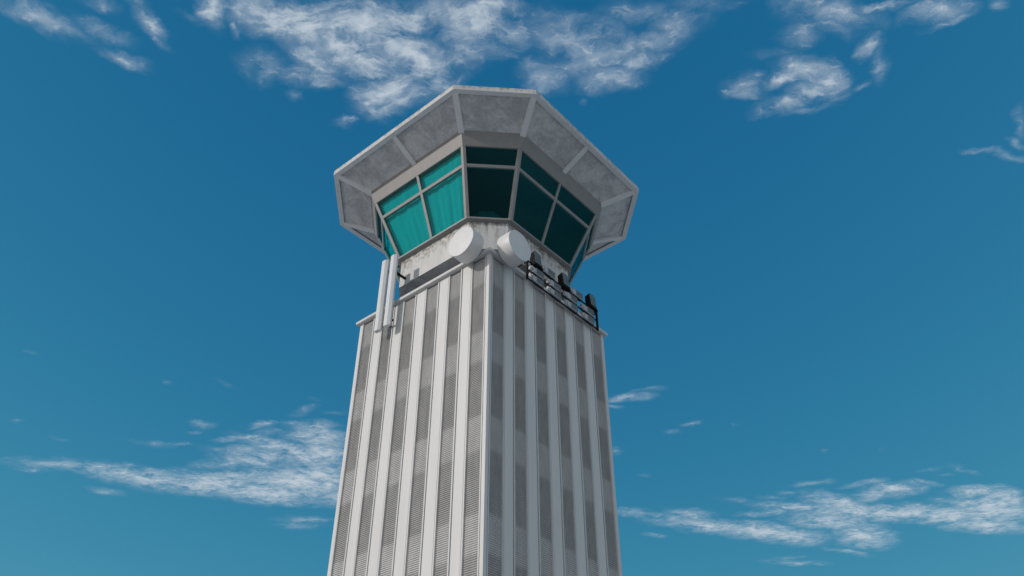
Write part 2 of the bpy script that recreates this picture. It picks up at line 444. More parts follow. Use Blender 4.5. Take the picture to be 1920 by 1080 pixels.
# ------------------------------------------------------------------ black floodlights on the top rail
def floodlight(root):
    # outline in local (y, z), rounded shoulders, tilted slightly back
    w, h = .23, .86
    def outline(s, dz=0.0):
        pts = [(-w * s, .12), (-w * s * 1.02, .55)]
        pts = [(-w * s, .10), (w * s, .10), (w * s * 1.05, .62)]
        for k in range(6):
            a = k / 5 * PI / 2; pts.append((w * s * 1.05 - .13 + .13 * math.cos(a), h - .16 + .14 * math.sin(a)))
        for k in range(6):
            a = PI / 2 + k / 5 * PI / 2; pts.append((-w * s * 1.05 + .13 + .13 * math.cos(a), h - .16 + .14 * math.sin(a)))
        pts.append((-w * s * 1.05, .62))
        return pts
    f = outline(1.0); b = outline(.78)
    lo = lambda P, x, tilt: [(x - tilt * z, y, z) for y, z in P]
    MB().loft([lo(f, .10, .10), lo(f, .03, .10), lo(b, -.24, .02)], cap0=True, cap1=True).build('housing', M['black'], root, smooth=40)
    lens = [(y * .90, .10 + (z - .10) * .95 + .03) for y, z in f]
    MB().prism(lo(lens, .104, .10), lo(lens, .118, .10)).build('lens', M['lens'], root)
    MB().hexa([(-.14, -.30, -.02), (.12, -.30, -.02), (.12, .30, -.02), (-.14, .30, -.02)], [(-.16, -.20, .13), (.11, -.20, .13), (.11, .20, .13), (-.16, .20, .13)]).build('base', M['black'], root)
f1 = thing('floodlight', 'black floodlight with dark green lens on the top rail right beside the white drum', 'floodlight', on_right(1.10, 4.19, 23.28), RR, 'black floodlights on the railing')
floodlight(f1)
copy_thing(f1, on_right(-.90, 4.19, 23.28), 'black floodlight with dark green lens on the top rail, in the middle of the three')
copy_thing(f1, on_right(-2.98, 4.19, 23.28), 'black floodlight with dark green lens standing against the blue sky near the railing end')

# ------------------------------------------------------------------ grey equipment boxes on the rails
def equipment_box(root, strip):
    # local y from -.46 (left in the photo, sunny end) to +.46
    MB().hexa([(-.16, -.04, .02), (.035, -.04, .02), (.035, .47, .02), (-.16, .47, .02)],
              [(-.16, -.04, .36), (.06, -.04, .36), (.06, .47, .36), (-.16, .47, .36)]).build('housing', M['unit_grey'], root, bevel=.012, seg=1)
    MB().box(-.02, .065, -.30, .46, -.012, .022).build('ledge', M['unit_light'], root)
    n = 14
    arc = [(.0 + .0, 0)]
    prof = [(-.14, .02)] + [(-.02 + .085 * math.cos(a), .19 + .17 * math.sin(a)) for a in [(-PI / 2 + PI * k / n) for k in range(n + 1)]] + [(-.14, .36)]
    MB().prism([(x, -.30, z) for x, z in prof], [(x, -.045, z) for x, z in prof]).build('cap', M['unit_light'], root, smooth=40)
    ring_ = [(-.03 + .075 * math.cos(a), .20 + .13 * math.sin(a)) for a in [2 * PI * k / 18 for k in range(18)]]
    MB().prism([(x, -.44, z) for x, z in ring_], [(x, -.31, z) for x, z in ring_]).build('cap', M['unit_light'], root, smooth=40)
    if strip:  # added white bar standing in for a sunlit strip beside the box
        MB().hexa([(-.17, -.66, .30), (-.05, -.40, .30), (-.05, -.40, .34), (-.17, -.66, .34)],
                  [(-.20, -.66, .30), (-.09, -.38, .30), (-.09, -.38, .34), (-.20, -.66, .34)]).build('bracket', M['unit_white'], root)
GRP = 'grey equipment boxes hung on the railing'
def boxpos(pc, z): return on_right(pc, 4.19, z)
b0 = thing('equipment_box', 'grey box with rounded light end on the mid rail, nearest the white drum', 'equipment box', boxpos(1.17, 22.81), RR, GRP)
equipment_box(b0, True)
b1 = thing('equipment_box', 'grey box with rounded end on the bottom rail, nearest the white drum and left post', 'equipment box', boxpos(1.17, 22.35), RR, GRP)
equipment_box(b1, False)
copy_thing(b0, boxpos(-.06, 22.81), 'grey box with rounded light end on the mid rail, second from the white drum')
copy_thing(b1, boxpos(-.06, 22.35), 'grey box with rounded end on the bottom rail, second from the white drum')
copy_thing(b0, boxpos(-1.28, 22.81), 'grey box with rounded light end on the mid rail, just before the sky gap')
copy_thing(b1, boxpos(-1.28, 22.35), 'grey box with rounded end on the bottom rail, just before the sky gap')
copy_thing(b1, boxpos(-2.54, 22.81), 'grey box on the mid rail directly under the floodlight nearest the railing end')
copy_thing(b1, boxpos(-2.54, 22.35), 'grey box on the bottom rail beside the right end post, lowest of all')
copy_thing(b1, boxpos(.34, 23.32), 'grey box standing above the top rail between the first two black floodlights')
copy_thing(b1, boxpos(-1.72, 23.30), 'grey box standing above the top rail between the last two black floodlights')

# ------------------------------------------------------------------ sun and sky
T_, S_ = .48, .47
TOSUN = (N1 - N2 * T_ + Vector((0, 0, S_))).normalized()
EL = math.asin(TOSUN.z); AZ = math.atan2(TOSUN.x, TOSUN.y)
sl = bpy.data.lights.new('sun', 'SUN'); sl.energy = 2.1; sl.angle = math.radians(.5); sl.color = (.955, .90, .86)
so = bpy.data.objects.new('sun', sl); COL.objects.link(so); so.location = (0, 0, 60)
so.rotation_euler = TOSUN.to_track_quat('Z', 'Y').to_euler()

w = bpy.data.worlds.new('World'); S.world = w; w.use_nodes = True
nt = w.node_tree; nt.nodes.clear()
out = N(nt, 'ShaderNodeOutputWorld'); bg = N(nt, 'ShaderNodeBackground')
ln(nt, bg.outputs[0], out.inputs['Surface'])
sky = N(nt, 'ShaderNodeTexSky'); sky.sky_type = 'NISHITA'; sky.sun_disc = False
sky.sun_elevation = EL; sky.sun_rotation = AZ
sky.altitude = 0; sky.air_density = 1.0; sky.dust_density = .6; sky.ozone_density = 3.0
bg.inputs['Strength'].default_value = .1
CLOUDS = [   # sectors of the cloud layer: near row?, x range, banks (centre x, y, half axes, turn, thickness)
    (1, -9.0000, -0.3219, [(-0.6466, 0.6840, 0.1126, 0.0375, 0.513, 0.62), (-0.5641, 0.7071, 0.0674, 0.0228, 0.742, 0.45), (-0.5554, 0.7547, 0.0540, 0.0219, 0.702, 0.55), (-0.5552, 0.6649, 0.0373, 0.0172, 0.271, 0.40),
        (-0.5062, 0.6649, 0.0331, 0.0226, 1.454, 0.45), (-0.4995, 0.7071, 0.0547, 0.0255, 1.289, 0.80), (-0.4316, 0.6857, 0.0508, 0.0176, 0.434, 0.35), (-0.4103, 0.6674, 0.0406, 0.0303, -1.174, 0.85),
        (-0.3810, 0.6968, 0.0222, 0.0120, -1.205, 0.50), (-0.3623, 0.7640, 0.0550, 0.0493, 0.683, 0.55), (-0.3219, 0.6857, 0.0980, 0.0546, 0.407, 1.00), (-0.3204, 0.8244, 0.0278, 0.0162, -1.265, 0.38),
        (-0.2930, 0.7849, 0.0702, 0.0334, 0.067, 0.75), (-0.2892, 0.6690, 0.1512, 0.0219, -0.004, 0.90), (-0.2838, 0.7565, 0.0776, 0.0365, 0.703, 0.80), (-0.2656, 0.6985, 0.1220, 0.0591, 0.224, 1.00),
        (-0.2593, 0.8788, 0.0369, 0.0174, -0.336, 0.42), (-0.2554, 0.7473, 0.0582, 0.0243, 0.919, 0.60), (-0.2500, 0.7849, 0.0299, 0.0182, -0.096, 0.40), (-0.2411, 0.7292, 0.0828, 0.0529, 0.434, 0.95),
        (-0.2004, 0.7071, 0.1098, 0.0645, 0.300, 1.00), (-0.1463, 0.6857, 0.1267, 0.0475, -0.120, 0.80)]),
    (1, -0.3219, -0.2077, [(-0.3810, 0.6968, 0.0222, 0.0120, -1.205, 0.50), (-0.3623, 0.7640, 0.0550, 0.0493, 0.683, 0.55), (-0.3219, 0.6857, 0.0980, 0.0546, 0.407, 1.00), (-0.3204, 0.8244, 0.0278, 0.0162, -1.265, 0.38),
        (-0.2930, 0.7849, 0.0702, 0.0334, 0.067, 0.75), (-0.2892, 0.6690, 0.1512, 0.0219, -0.004, 0.90), (-0.2838, 0.7565, 0.0776, 0.0365, 0.703, 0.80), (-0.2656, 0.6985, 0.1220, 0.0591, 0.224, 1.00),
        (-0.2593, 0.8788, 0.0369, 0.0174, -0.336, 0.42), (-0.2554, 0.7473, 0.0582, 0.0243, 0.919, 0.60), (-0.2500, 0.7849, 0.0299, 0.0182, -0.096, 0.40), (-0.2411, 0.7292, 0.0828, 0.0529, 0.434, 0.95),
        (-0.2116, 0.8501, 0.0455, 0.0203, 0.351, 0.55), (-0.2077, 0.7612, 0.0649, 0.0539, 0.713, 1.00), (-0.2004, 0.7071, 0.1098, 0.0645, 0.300, 1.00), (-0.1944, 0.8093, 0.0840, 0.0521, -0.765, 1.00),
        (-0.1733, 0.8345, 0.0768, 0.0350, -0.579, 0.80), (-0.1554, 0.7382, 0.0813, 0.0587, 0.900, 1.00), (-0.1463, 0.6857, 0.1267, 0.0475, -0.120, 0.80), (-0.1308, 0.7612, 0.0718, 0.0578, -1.322, 1.00),
        (-0.1101, 0.7946, 0.0933, 0.0490, -0.776, 0.75)]),
    (1, -0.2077, -0.0363, [(-0.3219, 0.6857, 0.0980, 0.0546, 0.407, 1.00), (-0.2930, 0.7849, 0.0702, 0.0334, 0.067, 0.75), (-0.2892, 0.6690, 0.1512, 0.0219, -0.004, 0.90), (-0.2838, 0.7565, 0.0776, 0.0365, 0.703, 0.80),
        (-0.2656, 0.6985, 0.1220, 0.0591, 0.224, 1.00), (-0.2593, 0.8788, 0.0369, 0.0174, -0.336, 0.42), (-0.2554, 0.7473, 0.0582, 0.0243, 0.919, 0.60), (-0.2500, 0.7849, 0.0299, 0.0182, -0.096, 0.40),
        (-0.2411, 0.7292, 0.0828, 0.0529, 0.434, 0.95), (-0.2116, 0.8501, 0.0455, 0.0203, 0.351, 0.55), (-0.2077, 0.7612, 0.0649, 0.0539, 0.713, 1.00), (-0.2004, 0.7071, 0.1098, 0.0645, 0.300, 1.00),
        (-0.1944, 0.8093, 0.0840, 0.0521, -0.765, 1.00), (-0.1733, 0.8345, 0.0768, 0.0350, -0.579, 0.80), (-0.1554, 0.7382, 0.0813, 0.0587, 0.900, 1.00), (-0.1463, 0.6857, 0.1267, 0.0475, -0.120, 0.80),
        (-0.1308, 0.7612, 0.0718, 0.0578, -1.322, 1.00), (-0.1101, 0.7946, 0.0933, 0.0490, -0.776, 0.75), (-0.0819, 0.7115, 0.0709, 0.0398, 0.442, 0.60), (-0.0612, 0.7519, 0.1079, 0.0430, -0.536, 0.62),
        (-0.0443, 0.6985, 0.1126, 0.0586, 0.324, 0.95), (-0.0363, 0.6732, 0.0827, 0.0221, -0.002, 0.90), (-0.0076, 0.7337, 0.0533, 0.0332, -0.484, 0.50), (0.0371, 0.7677, 0.0411, 0.0358, 0.075, 0.50),
        (0.0436, 0.6773, 0.0552, 0.0318, -0.210, 0.40), (0.0469, 0.7849, 0.0564, 0.0439, 0.046, 0.65), (0.0744, 0.7115, 0.0709, 0.0596, 0.123, 0.65)]),
    (1, -0.0363, 0.1529, [(-0.1463, 0.6857, 0.1267, 0.0475, -0.120, 0.80), (-0.1308, 0.7612, 0.0718, 0.0578, -1.322, 1.00), (-0.1101, 0.7946, 0.0933, 0.0490, -0.776, 0.75), (-0.0819, 0.7115, 0.0709, 0.0398, 0.442, 0.60),
        (-0.0612, 0.7519, 0.1079, 0.0430, -0.536, 0.62), (-0.0443, 0.6985, 0.1126, 0.0586, 0.324, 0.95), (-0.0363, 0.6732, 0.0827, 0.0221, -0.002, 0.90), (-0.0076, 0.7337, 0.0533, 0.0332, -0.484, 0.50),
        (0.0371, 0.7677, 0.0411, 0.0358, 0.075, 0.50), (0.0436, 0.6773, 0.0552, 0.0318, -0.210, 0.40), (0.0469, 0.7849, 0.0564, 0.0439, 0.046, 0.65), (0.0744, 0.7115, 0.0709, 0.0596, 0.123, 0.65),
        (0.0926, 0.7658, 0.0558, 0.0392, 0.059, 0.55), (0.1044, 0.8284, 0.0156, 0.0121, 1.403, 0.35), (0.1096, 0.7337, 0.0832, 0.0714, 0.648, 0.72), (0.1411, 0.7897, 0.0710, 0.0371, -0.090, 0.75),
        (0.1529, 0.7519, 0.0719, 0.0531, -0.489, 0.62), (0.1751, 0.6815, 0.0971, 0.0382, 0.022, 0.42), (0.1773, 0.7640, 0.0719, 0.0254, -0.327, 0.70), (0.1927, 0.7337, 0.0782, 0.0380, -0.677, 0.62),
        (0.2287, 0.6985, 0.0811, 0.0610, -0.411, 0.50)]),
    (1, 0.1529, 0.4004, [(0.0469, 0.7849, 0.0564, 0.0439, 0.046, 0.65), (0.0744, 0.7115, 0.0709, 0.0596, 0.123, 0.65), (0.0926, 0.7658, 0.0558, 0.0392, 0.059, 0.55), (0.1044, 0.8284, 0.0156, 0.0121, 1.403, 0.35),
        (0.1096, 0.7337, 0.0832, 0.0714, 0.648, 0.72), (0.1411, 0.7897, 0.0710, 0.0371, -0.090, 0.75), (0.1529, 0.7519, 0.0719, 0.0531, -0.489, 0.62), (0.1751, 0.6815, 0.0971, 0.0382, 0.022, 0.42),
        (0.1773, 0.7640, 0.0719, 0.0254, -0.327, 0.70), (0.1927, 0.7337, 0.0782, 0.0380, -0.677, 0.62), (0.2287, 0.6985, 0.0811, 0.0610, -0.411, 0.50), (0.2691, 0.6773, 0.0670, 0.0229, -0.191, 0.38),
        (0.3244, 0.8203, 0.0157, 0.0074, 0.180, 0.40), (0.3452, 0.8093, 0.0431, 0.0317, -0.656, 0.60), (0.3569, 0.8264, 0.0535, 0.0187, 0.145, 0.55), (0.3725, 0.7427, 0.0553, 0.0181, -0.201, 0.35),
        (0.3844, 0.6732, 0.0606, 0.0258, 0.349, 0.50), (0.4004, 0.7926, 0.0556, 0.0258, -0.520, 0.80), (0.4008, 0.7071, 0.0445, 0.0356, -0.307, 0.45), (0.4206, 0.8397, 0.0722, 0.0230, -0.350, 0.75),
        (0.4296, 0.7706, 0.0715, 0.0355, 0.094, 0.85), (0.4351, 0.6732, 0.1105, 0.0324, 0.221, 0.68), (0.4427, 0.6985, 0.0601, 0.0183, 0.227, 0.40), (0.4532, 0.8123, 0.0628, 0.0370, -0.463, 0.85),
        (0.4558, 0.8501, 0.0583, 0.0169, -0.275, 0.50), (0.4649, 0.7849, 0.0600, 0.0353, 0.960, 0.85), (0.4761, 0.8093, 0.0432, 0.0317, 0.778, 0.70), (0.4975, 0.6649, 0.0659, 0.0130, -0.112, 0.85)]),
    (1, 0.4004, 0.5032, [(0.3452, 0.8093, 0.0431, 0.0317, -0.656, 0.60), (0.3569, 0.8264, 0.0535, 0.0187, 0.145, 0.55), (0.3725, 0.7427, 0.0553, 0.0181, -0.201, 0.35), (0.3844, 0.6732, 0.0606, 0.0258, 0.349, 0.50),
        (0.4004, 0.7926, 0.0556, 0.0258, -0.520, 0.80), (0.4008, 0.7071, 0.0445, 0.0356, -0.307, 0.45), (0.4206, 0.8397, 0.0722, 0.0230, -0.350, 0.75), (0.4296, 0.7706, 0.0715, 0.0355, 0.094, 0.85),
        (0.4351, 0.6732, 0.1105, 0.0324, 0.221, 0.68), (0.4427, 0.6985, 0.0601, 0.0183, 0.227, 0.40), (0.4532, 0.8123, 0.0628, 0.0370, -0.463, 0.85), (0.4558, 0.8501, 0.0583, 0.0169, -0.275, 0.50),
        (0.4649, 0.7849, 0.0600, 0.0353, 0.960, 0.85), (0.4761, 0.8093, 0.0432, 0.0317, 0.778, 0.70), (0.4975, 0.6649, 0.0659, 0.0130, -0.112, 0.85), (0.5032, 0.7247, 0.0305, 0.0279, 0.759, 0.70),
        (0.5142, 0.7994, 0.0244, 0.0186, -0.635, 0.45), (0.5191, 0.7382, 0.0230, 0.0151, 1.320, 0.40), (0.5303, 0.7640, 0.0533, 0.0192, 1.186, 0.55), (0.5812, 0.6757, 0.0722, 0.0300, -0.102, 0.65)]),
    (1, 0.5032, 9.0000, [(0.4206, 0.8397, 0.0722, 0.0230, -0.350, 0.75), (0.4296, 0.7706, 0.0715, 0.0355, 0.094, 0.85), (0.4351, 0.6732, 0.1105, 0.0324, 0.221, 0.68), (0.4427, 0.6985, 0.0601, 0.0183, 0.227, 0.40),
        (0.4532, 0.8123, 0.0628, 0.0370, -0.463, 0.85), (0.4558, 0.8501, 0.0583, 0.0169, -0.275, 0.50), (0.4649, 0.7849, 0.0600, 0.0353, 0.960, 0.85), (0.4761, 0.8093, 0.0432, 0.0317, 0.778, 0.70),
        (0.4975, 0.6649, 0.0659, 0.0130, -0.112, 0.85), (0.5032, 0.7247, 0.0305, 0.0279, 0.759, 0.70), (0.5142, 0.7994, 0.0244, 0.0186, -0.635, 0.45), (0.5191, 0.7382, 0.0230, 0.0151, 1.320, 0.40),
        (0.5303, 0.7640, 0.0533, 0.0192, 1.186, 0.55), (0.5812, 0.6757, 0.0722, 0.0300, -0.102, 0.65), (0.6033, 0.6942, 0.0545, 0.0150, -0.516, 0.62), (0.6601, 0.6657, 0.0203, 0.0168, 0.196, 0.50),
        (0.7560, 0.9359, 0.0480, 0.0125, 0.128, 0.60), (0.7911, 0.8788, 0.0599, 0.0169, 1.082, 0.42), (0.7999, 0.9511, 0.0702, 0.0170, 0.326, 0.45), (0.8029, 0.9210, 0.0395, 0.0142, 0.399, 0.40)]),
    (0, -9.0000, -0.8566, [(-1.2968, 2.0987, 0.0768, 0.0333, 0.157, 0.35), (-1.2155, 1.8181, 0.0355, 0.0148, -0.105, 0.35), (-1.1994, 2.0728, 0.2313, 0.0646, 0.145, 0.60), (-1.1475, 2.2360, 0.0752, 0.0365, 0.229, 0.50),
        (-1.1432, 1.9235, 0.0483, 0.0175, 0.164, 0.25), (-1.0852, 2.0728, 0.0845, 0.0471, -0.190, 0.50), (-1.0796, 2.1152, 0.1789, 0.0950, 0.327, 0.75), (-1.0385, 1.5271, 0.0316, 0.0133, 0.328, 0.32),
        (-0.9857, 2.1589, 0.2379, 0.0961, 0.239, 0.85), (-0.9183, 1.9586, 0.0732, 0.0361, 0.418, 0.35), (-0.8566, 1.9586, 0.0655, 0.0224, -0.042, 0.35), (-0.8326, 2.1900, 0.3028, 0.1225, 0.093, 0.95),
        (-0.7956, 1.8921, 0.0428, 0.0178, -0.460, 0.35), (-0.7676, 2.0600, 0.1480, 0.0442, -0.265, 0.60), (-0.7642, 1.8532, 0.0562, 0.0306, -0.130, 0.42), (-0.7433, 2.1319, 0.2222, 0.0635, -0.023, 0.75),
        (-0.6987, 2.2541, 0.2522, 0.1141, 0.206, 1.00), (-0.6800, 2.0505, 0.1566, 0.0621, 0.189, 0.75), (-0.6444, 2.0192, 0.2068, 0.0727, 0.191, 0.75), (-0.5933, 2.1830, 0.2501, 0.1741, 0.035, 1.00)]),
    (0, -0.8566, -0.6548, [(-0.9857, 2.1589, 0.2379, 0.0961, 0.239, 0.85), (-0.9183, 1.9586, 0.0732, 0.0361, 0.418, 0.35), (-0.8566, 1.9586, 0.0655, 0.0224, -0.042, 0.35), (-0.8326, 2.1900, 0.3028, 0.1225, 0.093, 0.95),
        (-0.7956, 1.8921, 0.0428, 0.0178, -0.460, 0.35), (-0.7808, 1.6510, 0.0237, 0.0195, -1.116, 0.38), (-0.7676, 2.0600, 0.1480, 0.0442, -0.265, 0.60), (-0.7642, 1.8532, 0.0562, 0.0306, -0.130, 0.42),
        (-0.7433, 2.1319, 0.2222, 0.0635, -0.023, 0.75), (-0.6987, 2.2541, 0.2522, 0.1141, 0.206, 1.00), (-0.6800, 2.0505, 0.1566, 0.0621, 0.189, 0.75), (-0.6594, 1.9091, 0.1418, 0.0294, -0.293, 0.65),
        (-0.6548, 2.4894, 0.1221, 0.0410, 0.128, 0.45), (-0.6470, 1.6604, 0.0550, 0.0166, 0.911, 0.25), (-0.6444, 2.0192, 0.2068, 0.0727, 0.191, 0.75), (-0.6222, 2.4477, 0.1454, 0.0397, 0.081, 0.55),
        (-0.6193, 1.8532, 0.0740, 0.0296, -0.209, 0.60), (-0.5933, 2.1830, 0.2501, 0.1741, 0.035, 1.00), (-0.5750, 1.9885, 0.2002, 0.0682, 0.584, 0.90), (-0.5353, 2.0347, 0.1579, 0.0969, 0.365, 0.80),
        (-0.5247, 2.1319, 0.1630, 0.1430, 0.175, 0.95), (-0.4951, 1.8587, 0.1108, 0.0480, 0.133, 0.70), (-0.4890, 2.2724, 0.1431, 0.1137, 0.251, 0.85), (-0.4865, 1.9206, 0.1266, 0.1000, 0.417, 0.90)]),
    (0, -0.6548, -0.4890, [(-0.8326, 2.1900, 0.3028, 0.1225, 0.093, 0.95), (-0.7676, 2.0600, 0.1480, 0.0442, -0.265, 0.60), (-0.7433, 2.1319, 0.2222, 0.0635, -0.023, 0.75), (-0.6987, 2.2541, 0.2522, 0.1141, 0.206, 1.00),
        (-0.6800, 2.0505, 0.1566, 0.0621, 0.189, 0.75), (-0.6594, 1.9091, 0.1418, 0.0294, -0.293, 0.65), (-0.6548, 2.4894, 0.1221, 0.0410, 0.128, 0.45), (-0.6470, 1.6604, 0.0550, 0.0166, 0.911, 0.25),
        (-0.6444, 2.0192, 0.2068, 0.0727, 0.191, 0.75), (-0.6222, 2.4477, 0.1454, 0.0397, 0.081, 0.55), (-0.6193, 1.8532, 0.0740, 0.0296, -0.209, 0.60), (-0.5933, 2.1830, 0.2501, 0.1741, 0.035, 1.00),
        (-0.5750, 1.9885, 0.2002, 0.0682, 0.584, 0.90), (-0.5353, 2.0347, 0.1579, 0.0969, 0.365, 0.80), (-0.5247, 2.1319, 0.1630, 0.1430, 0.175, 0.95), (-0.4993, 1.7787, 0.0740, 0.0294, -0.478, 0.42),
        (-0.4951, 1.8587, 0.1108, 0.0480, 0.133, 0.70), (-0.4890, 2.2724, 0.1431, 0.1137, 0.251, 0.85), (-0.4876, 2.0038, 0.1266, 0.1096, 1.107, 0.90), (-0.4865, 1.9206, 0.1266, 0.1000, 0.417, 0.90),
        (-0.4634, 1.7231, 0.0328, 0.0191, 0.403, 0.25), (-0.4458, 2.0038, 0.1044, 0.0827, 0.099, 0.80), (-0.4311, 1.7917, 0.0442, 0.0198, -0.043, 0.30), (-0.3902, 2.2181, 0.1695, 0.1638, 0.298, 0.90),
        (-0.3094, 2.3097, 0.2643, 0.1437, 0.249, 0.80)]),
    (0, -0.4890, 0.2652, [(-0.8326, 2.1900, 0.3028, 0.1225, 0.093, 0.95), (-0.7433, 2.1319, 0.2222, 0.0635, -0.023, 0.75), (-0.6987, 2.2541, 0.2522, 0.1141, 0.206, 1.00), (-0.6800, 2.0505, 0.1566, 0.0621, 0.189, 0.75),
        (-0.6594, 1.9091, 0.1418, 0.0294, -0.293, 0.65), (-0.6548, 2.4894, 0.1221, 0.0410, 0.128, 0.45), (-0.6444, 2.0192, 0.2068, 0.0727, 0.191, 0.75), (-0.6222, 2.4477, 0.1454, 0.0397, 0.081, 0.55),
        (-0.5933, 2.1830, 0.2501, 0.1741, 0.035, 1.00), (-0.5750, 1.9885, 0.2002, 0.0682, 0.584, 0.90), (-0.5353, 2.0347, 0.1579, 0.0969, 0.365, 0.80), (-0.5247, 2.1319, 0.1630, 0.1430, 0.175, 0.95),
        (-0.4993, 1.7787, 0.0740, 0.0294, -0.478, 0.42), (-0.4951, 1.8587, 0.1108, 0.0480, 0.133, 0.70), (-0.4890, 2.2724, 0.1431, 0.1137, 0.251, 0.85), (-0.4876, 2.0038, 0.1266, 0.1096, 1.107, 0.90),
        (-0.4865, 1.9206, 0.1266, 0.1000, 0.417, 0.90), (-0.4634, 1.7231, 0.0328, 0.0191, 0.403, 0.25), (-0.4458, 2.0038, 0.1044, 0.0827, 0.099, 0.80), (-0.4311, 1.7917, 0.0442, 0.0198, -0.043, 0.30),
        (-0.3902, 2.2181, 0.1695, 0.1638, 0.298, 0.90), (-0.3094, 2.3097, 0.2643, 0.1437, 0.249, 0.80), (0.0590, 2.1658, 0.1729, 0.1268, 0.347, 0.60), (0.2448, 1.7684, 0.0356, 0.0232, 0.351, 0.45),
        (0.2652, 1.7206, 0.0944, 0.0331, -0.139, 0.75), (0.2694, 1.9946, 0.0466, 0.0210, 1.449, 0.45), (0.3143, 1.6841, 0.0556, 0.0184, -0.210, 0.50), (0.3656, 2.3950, 0.1877, 0.0512, 0.192, 0.55),
        (0.4336, 2.4272, 0.1319, 0.0573, 0.338, 0.50)]),
    (0, 0.2652, 0.5468, [(0.0590, 2.1658, 0.1729, 0.1268, 0.347, 0.60), (0.2448, 1.7684, 0.0356, 0.0232, 0.351, 0.45), (0.2652, 1.7206, 0.0944, 0.0331, -0.139, 0.75), (0.2694, 1.9946, 0.0466, 0.0210, 1.449, 0.45),
        (0.3143, 1.6841, 0.0556, 0.0184, -0.210, 0.50), (0.3656, 2.3950, 0.1877, 0.0512, 0.192, 0.55), (0.3686, 2.1420, 0.0335, 0.0192, 0.062, 0.30), (0.4025, 1.8837, 0.0356, 0.0159, 0.038, 0.35),
        (0.4336, 2.4272, 0.1319, 0.0573, 0.338, 0.50), (0.4440, 1.8532, 0.0443, 0.0159, -0.140, 0.50), (0.4532, 2.5717, 0.0761, 0.0312, 0.340, 0.50), (0.5345, 2.4070, 0.1331, 0.0626, 0.367, 0.70),
        (0.5468, 1.8532, 0.0254, 0.0154, 0.127, 0.30), (0.6057, 2.4894, 0.2664, 0.0826, 0.255, 0.85), (0.6481, 2.3021, 0.0961, 0.0327, 0.296, 0.35), (0.7629, 2.5322, 0.2696, 0.1003, 0.239, 0.95)]),
    (0, 0.5468, 0.9230, [(0.3656, 2.3950, 0.1877, 0.0512, 0.192, 0.55), (0.4336, 2.4272, 0.1319, 0.0573, 0.338, 0.50), (0.4532, 2.5717, 0.0761, 0.0312, 0.340, 0.50), (0.5345, 2.4070, 0.1331, 0.0626, 0.367, 0.70),
        (0.5468, 1.8532, 0.0254, 0.0154, 0.127, 0.30), (0.6057, 2.4894, 0.2664, 0.0826, 0.255, 0.85), (0.6481, 2.3021, 0.0961, 0.0327, 0.296, 0.35), (0.7488, 2.2724, 0.0874, 0.0279, 0.028, 0.35),
        (0.7629, 2.5322, 0.2696, 0.1003, 0.239, 0.95), (0.7750, 2.3791, 0.1452, 0.0466, -0.273, 0.60), (0.7879, 2.2468, 0.0629, 0.0252, 0.285, 0.40), (0.8120, 1.9795, 0.0308, 0.0195, 1.068, 0.30),
        (0.8380, 2.1830, 0.0917, 0.0345, -0.249, 0.50), (0.8456, 2.3479, 0.2218, 0.0553, 0.192, 0.75), (0.8739, 2.5762, 0.2143, 0.0985, 0.352, 0.90), (0.9230, 2.7644, 0.0978, 0.0391, -0.189, 0.40),
        (0.9540, 1.9825, 0.0488, 0.0148, 1.202, 0.25), (0.9632, 2.8148, 0.1772, 0.0469, 0.124, 0.55), (0.9649, 2.3286, 0.2133, 0.0776, 0.550, 0.95), (0.9734, 2.4601, 0.2363, 0.1010, 0.279, 0.85),
        (0.9778, 2.1796, 0.0902, 0.0349, -0.456, 0.65), (1.0148, 2.3870, 0.2610, 0.0836, 0.221, 0.90), (1.0391, 2.2724, 0.1361, 0.0598, -0.363, 0.70), (1.0769, 2.2288, 0.1249, 0.0842, -0.000, 0.90),
        (1.1013, 2.7105, 0.1664, 0.0366, 0.439, 0.55), (1.1092, 2.5762, 0.2033, 0.1078, 0.757, 0.95), (1.1575, 2.3870, 0.2442, 0.0968, 0.070, 1.00)]),
    (0, 0.9230, 1.1092, [(0.7629, 2.5322, 0.2696, 0.1003, 0.239, 0.95), (0.7750, 2.3791, 0.1452, 0.0466, -0.273, 0.60), (0.8380, 2.1830, 0.0917, 0.0345, -0.249, 0.50), (0.8456, 2.3479, 0.2218, 0.0553, 0.192, 0.75),
        (0.8739, 2.5762, 0.2143, 0.0985, 0.352, 0.90), (0.9230, 2.7644, 0.0978, 0.0391, -0.189, 0.40), (0.9540, 1.9825, 0.0488, 0.0148, 1.202, 0.25), (0.9632, 2.8148, 0.1772, 0.0469, 0.124, 0.55),
        (0.9649, 2.3286, 0.2133, 0.0776, 0.550, 0.95), (0.9734, 2.4601, 0.2363, 0.1010, 0.279, 0.85), (0.9778, 2.1796, 0.0902, 0.0349, -0.456, 0.65), (1.0148, 2.3870, 0.2610, 0.0836, 0.221, 0.90),
        (1.0391, 2.2724, 0.1361, 0.0598, -0.363, 0.70), (1.0769, 2.2288, 0.1249, 0.0842, -0.000, 0.90), (1.1013, 2.7105, 0.1664, 0.0366, 0.439, 0.55), (1.1092, 2.5762, 0.2033, 0.1078, 0.757, 0.95),
        (1.1239, 2.0987, 0.0604, 0.0271, -0.446, 0.35), (1.1569, 2.1830, 0.0817, 0.0250, 0.487, 0.55), (1.1575, 2.3870, 0.2442, 0.0968, 0.070, 1.00), (1.1852, 2.1252, 0.0397, 0.0186, 0.122, 0.35),
        (1.2248, 2.0987, 0.1060, 0.0225, 0.497, 0.40), (1.3084, 2.4070, 0.2280, 0.0996, 0.212, 1.00)]),
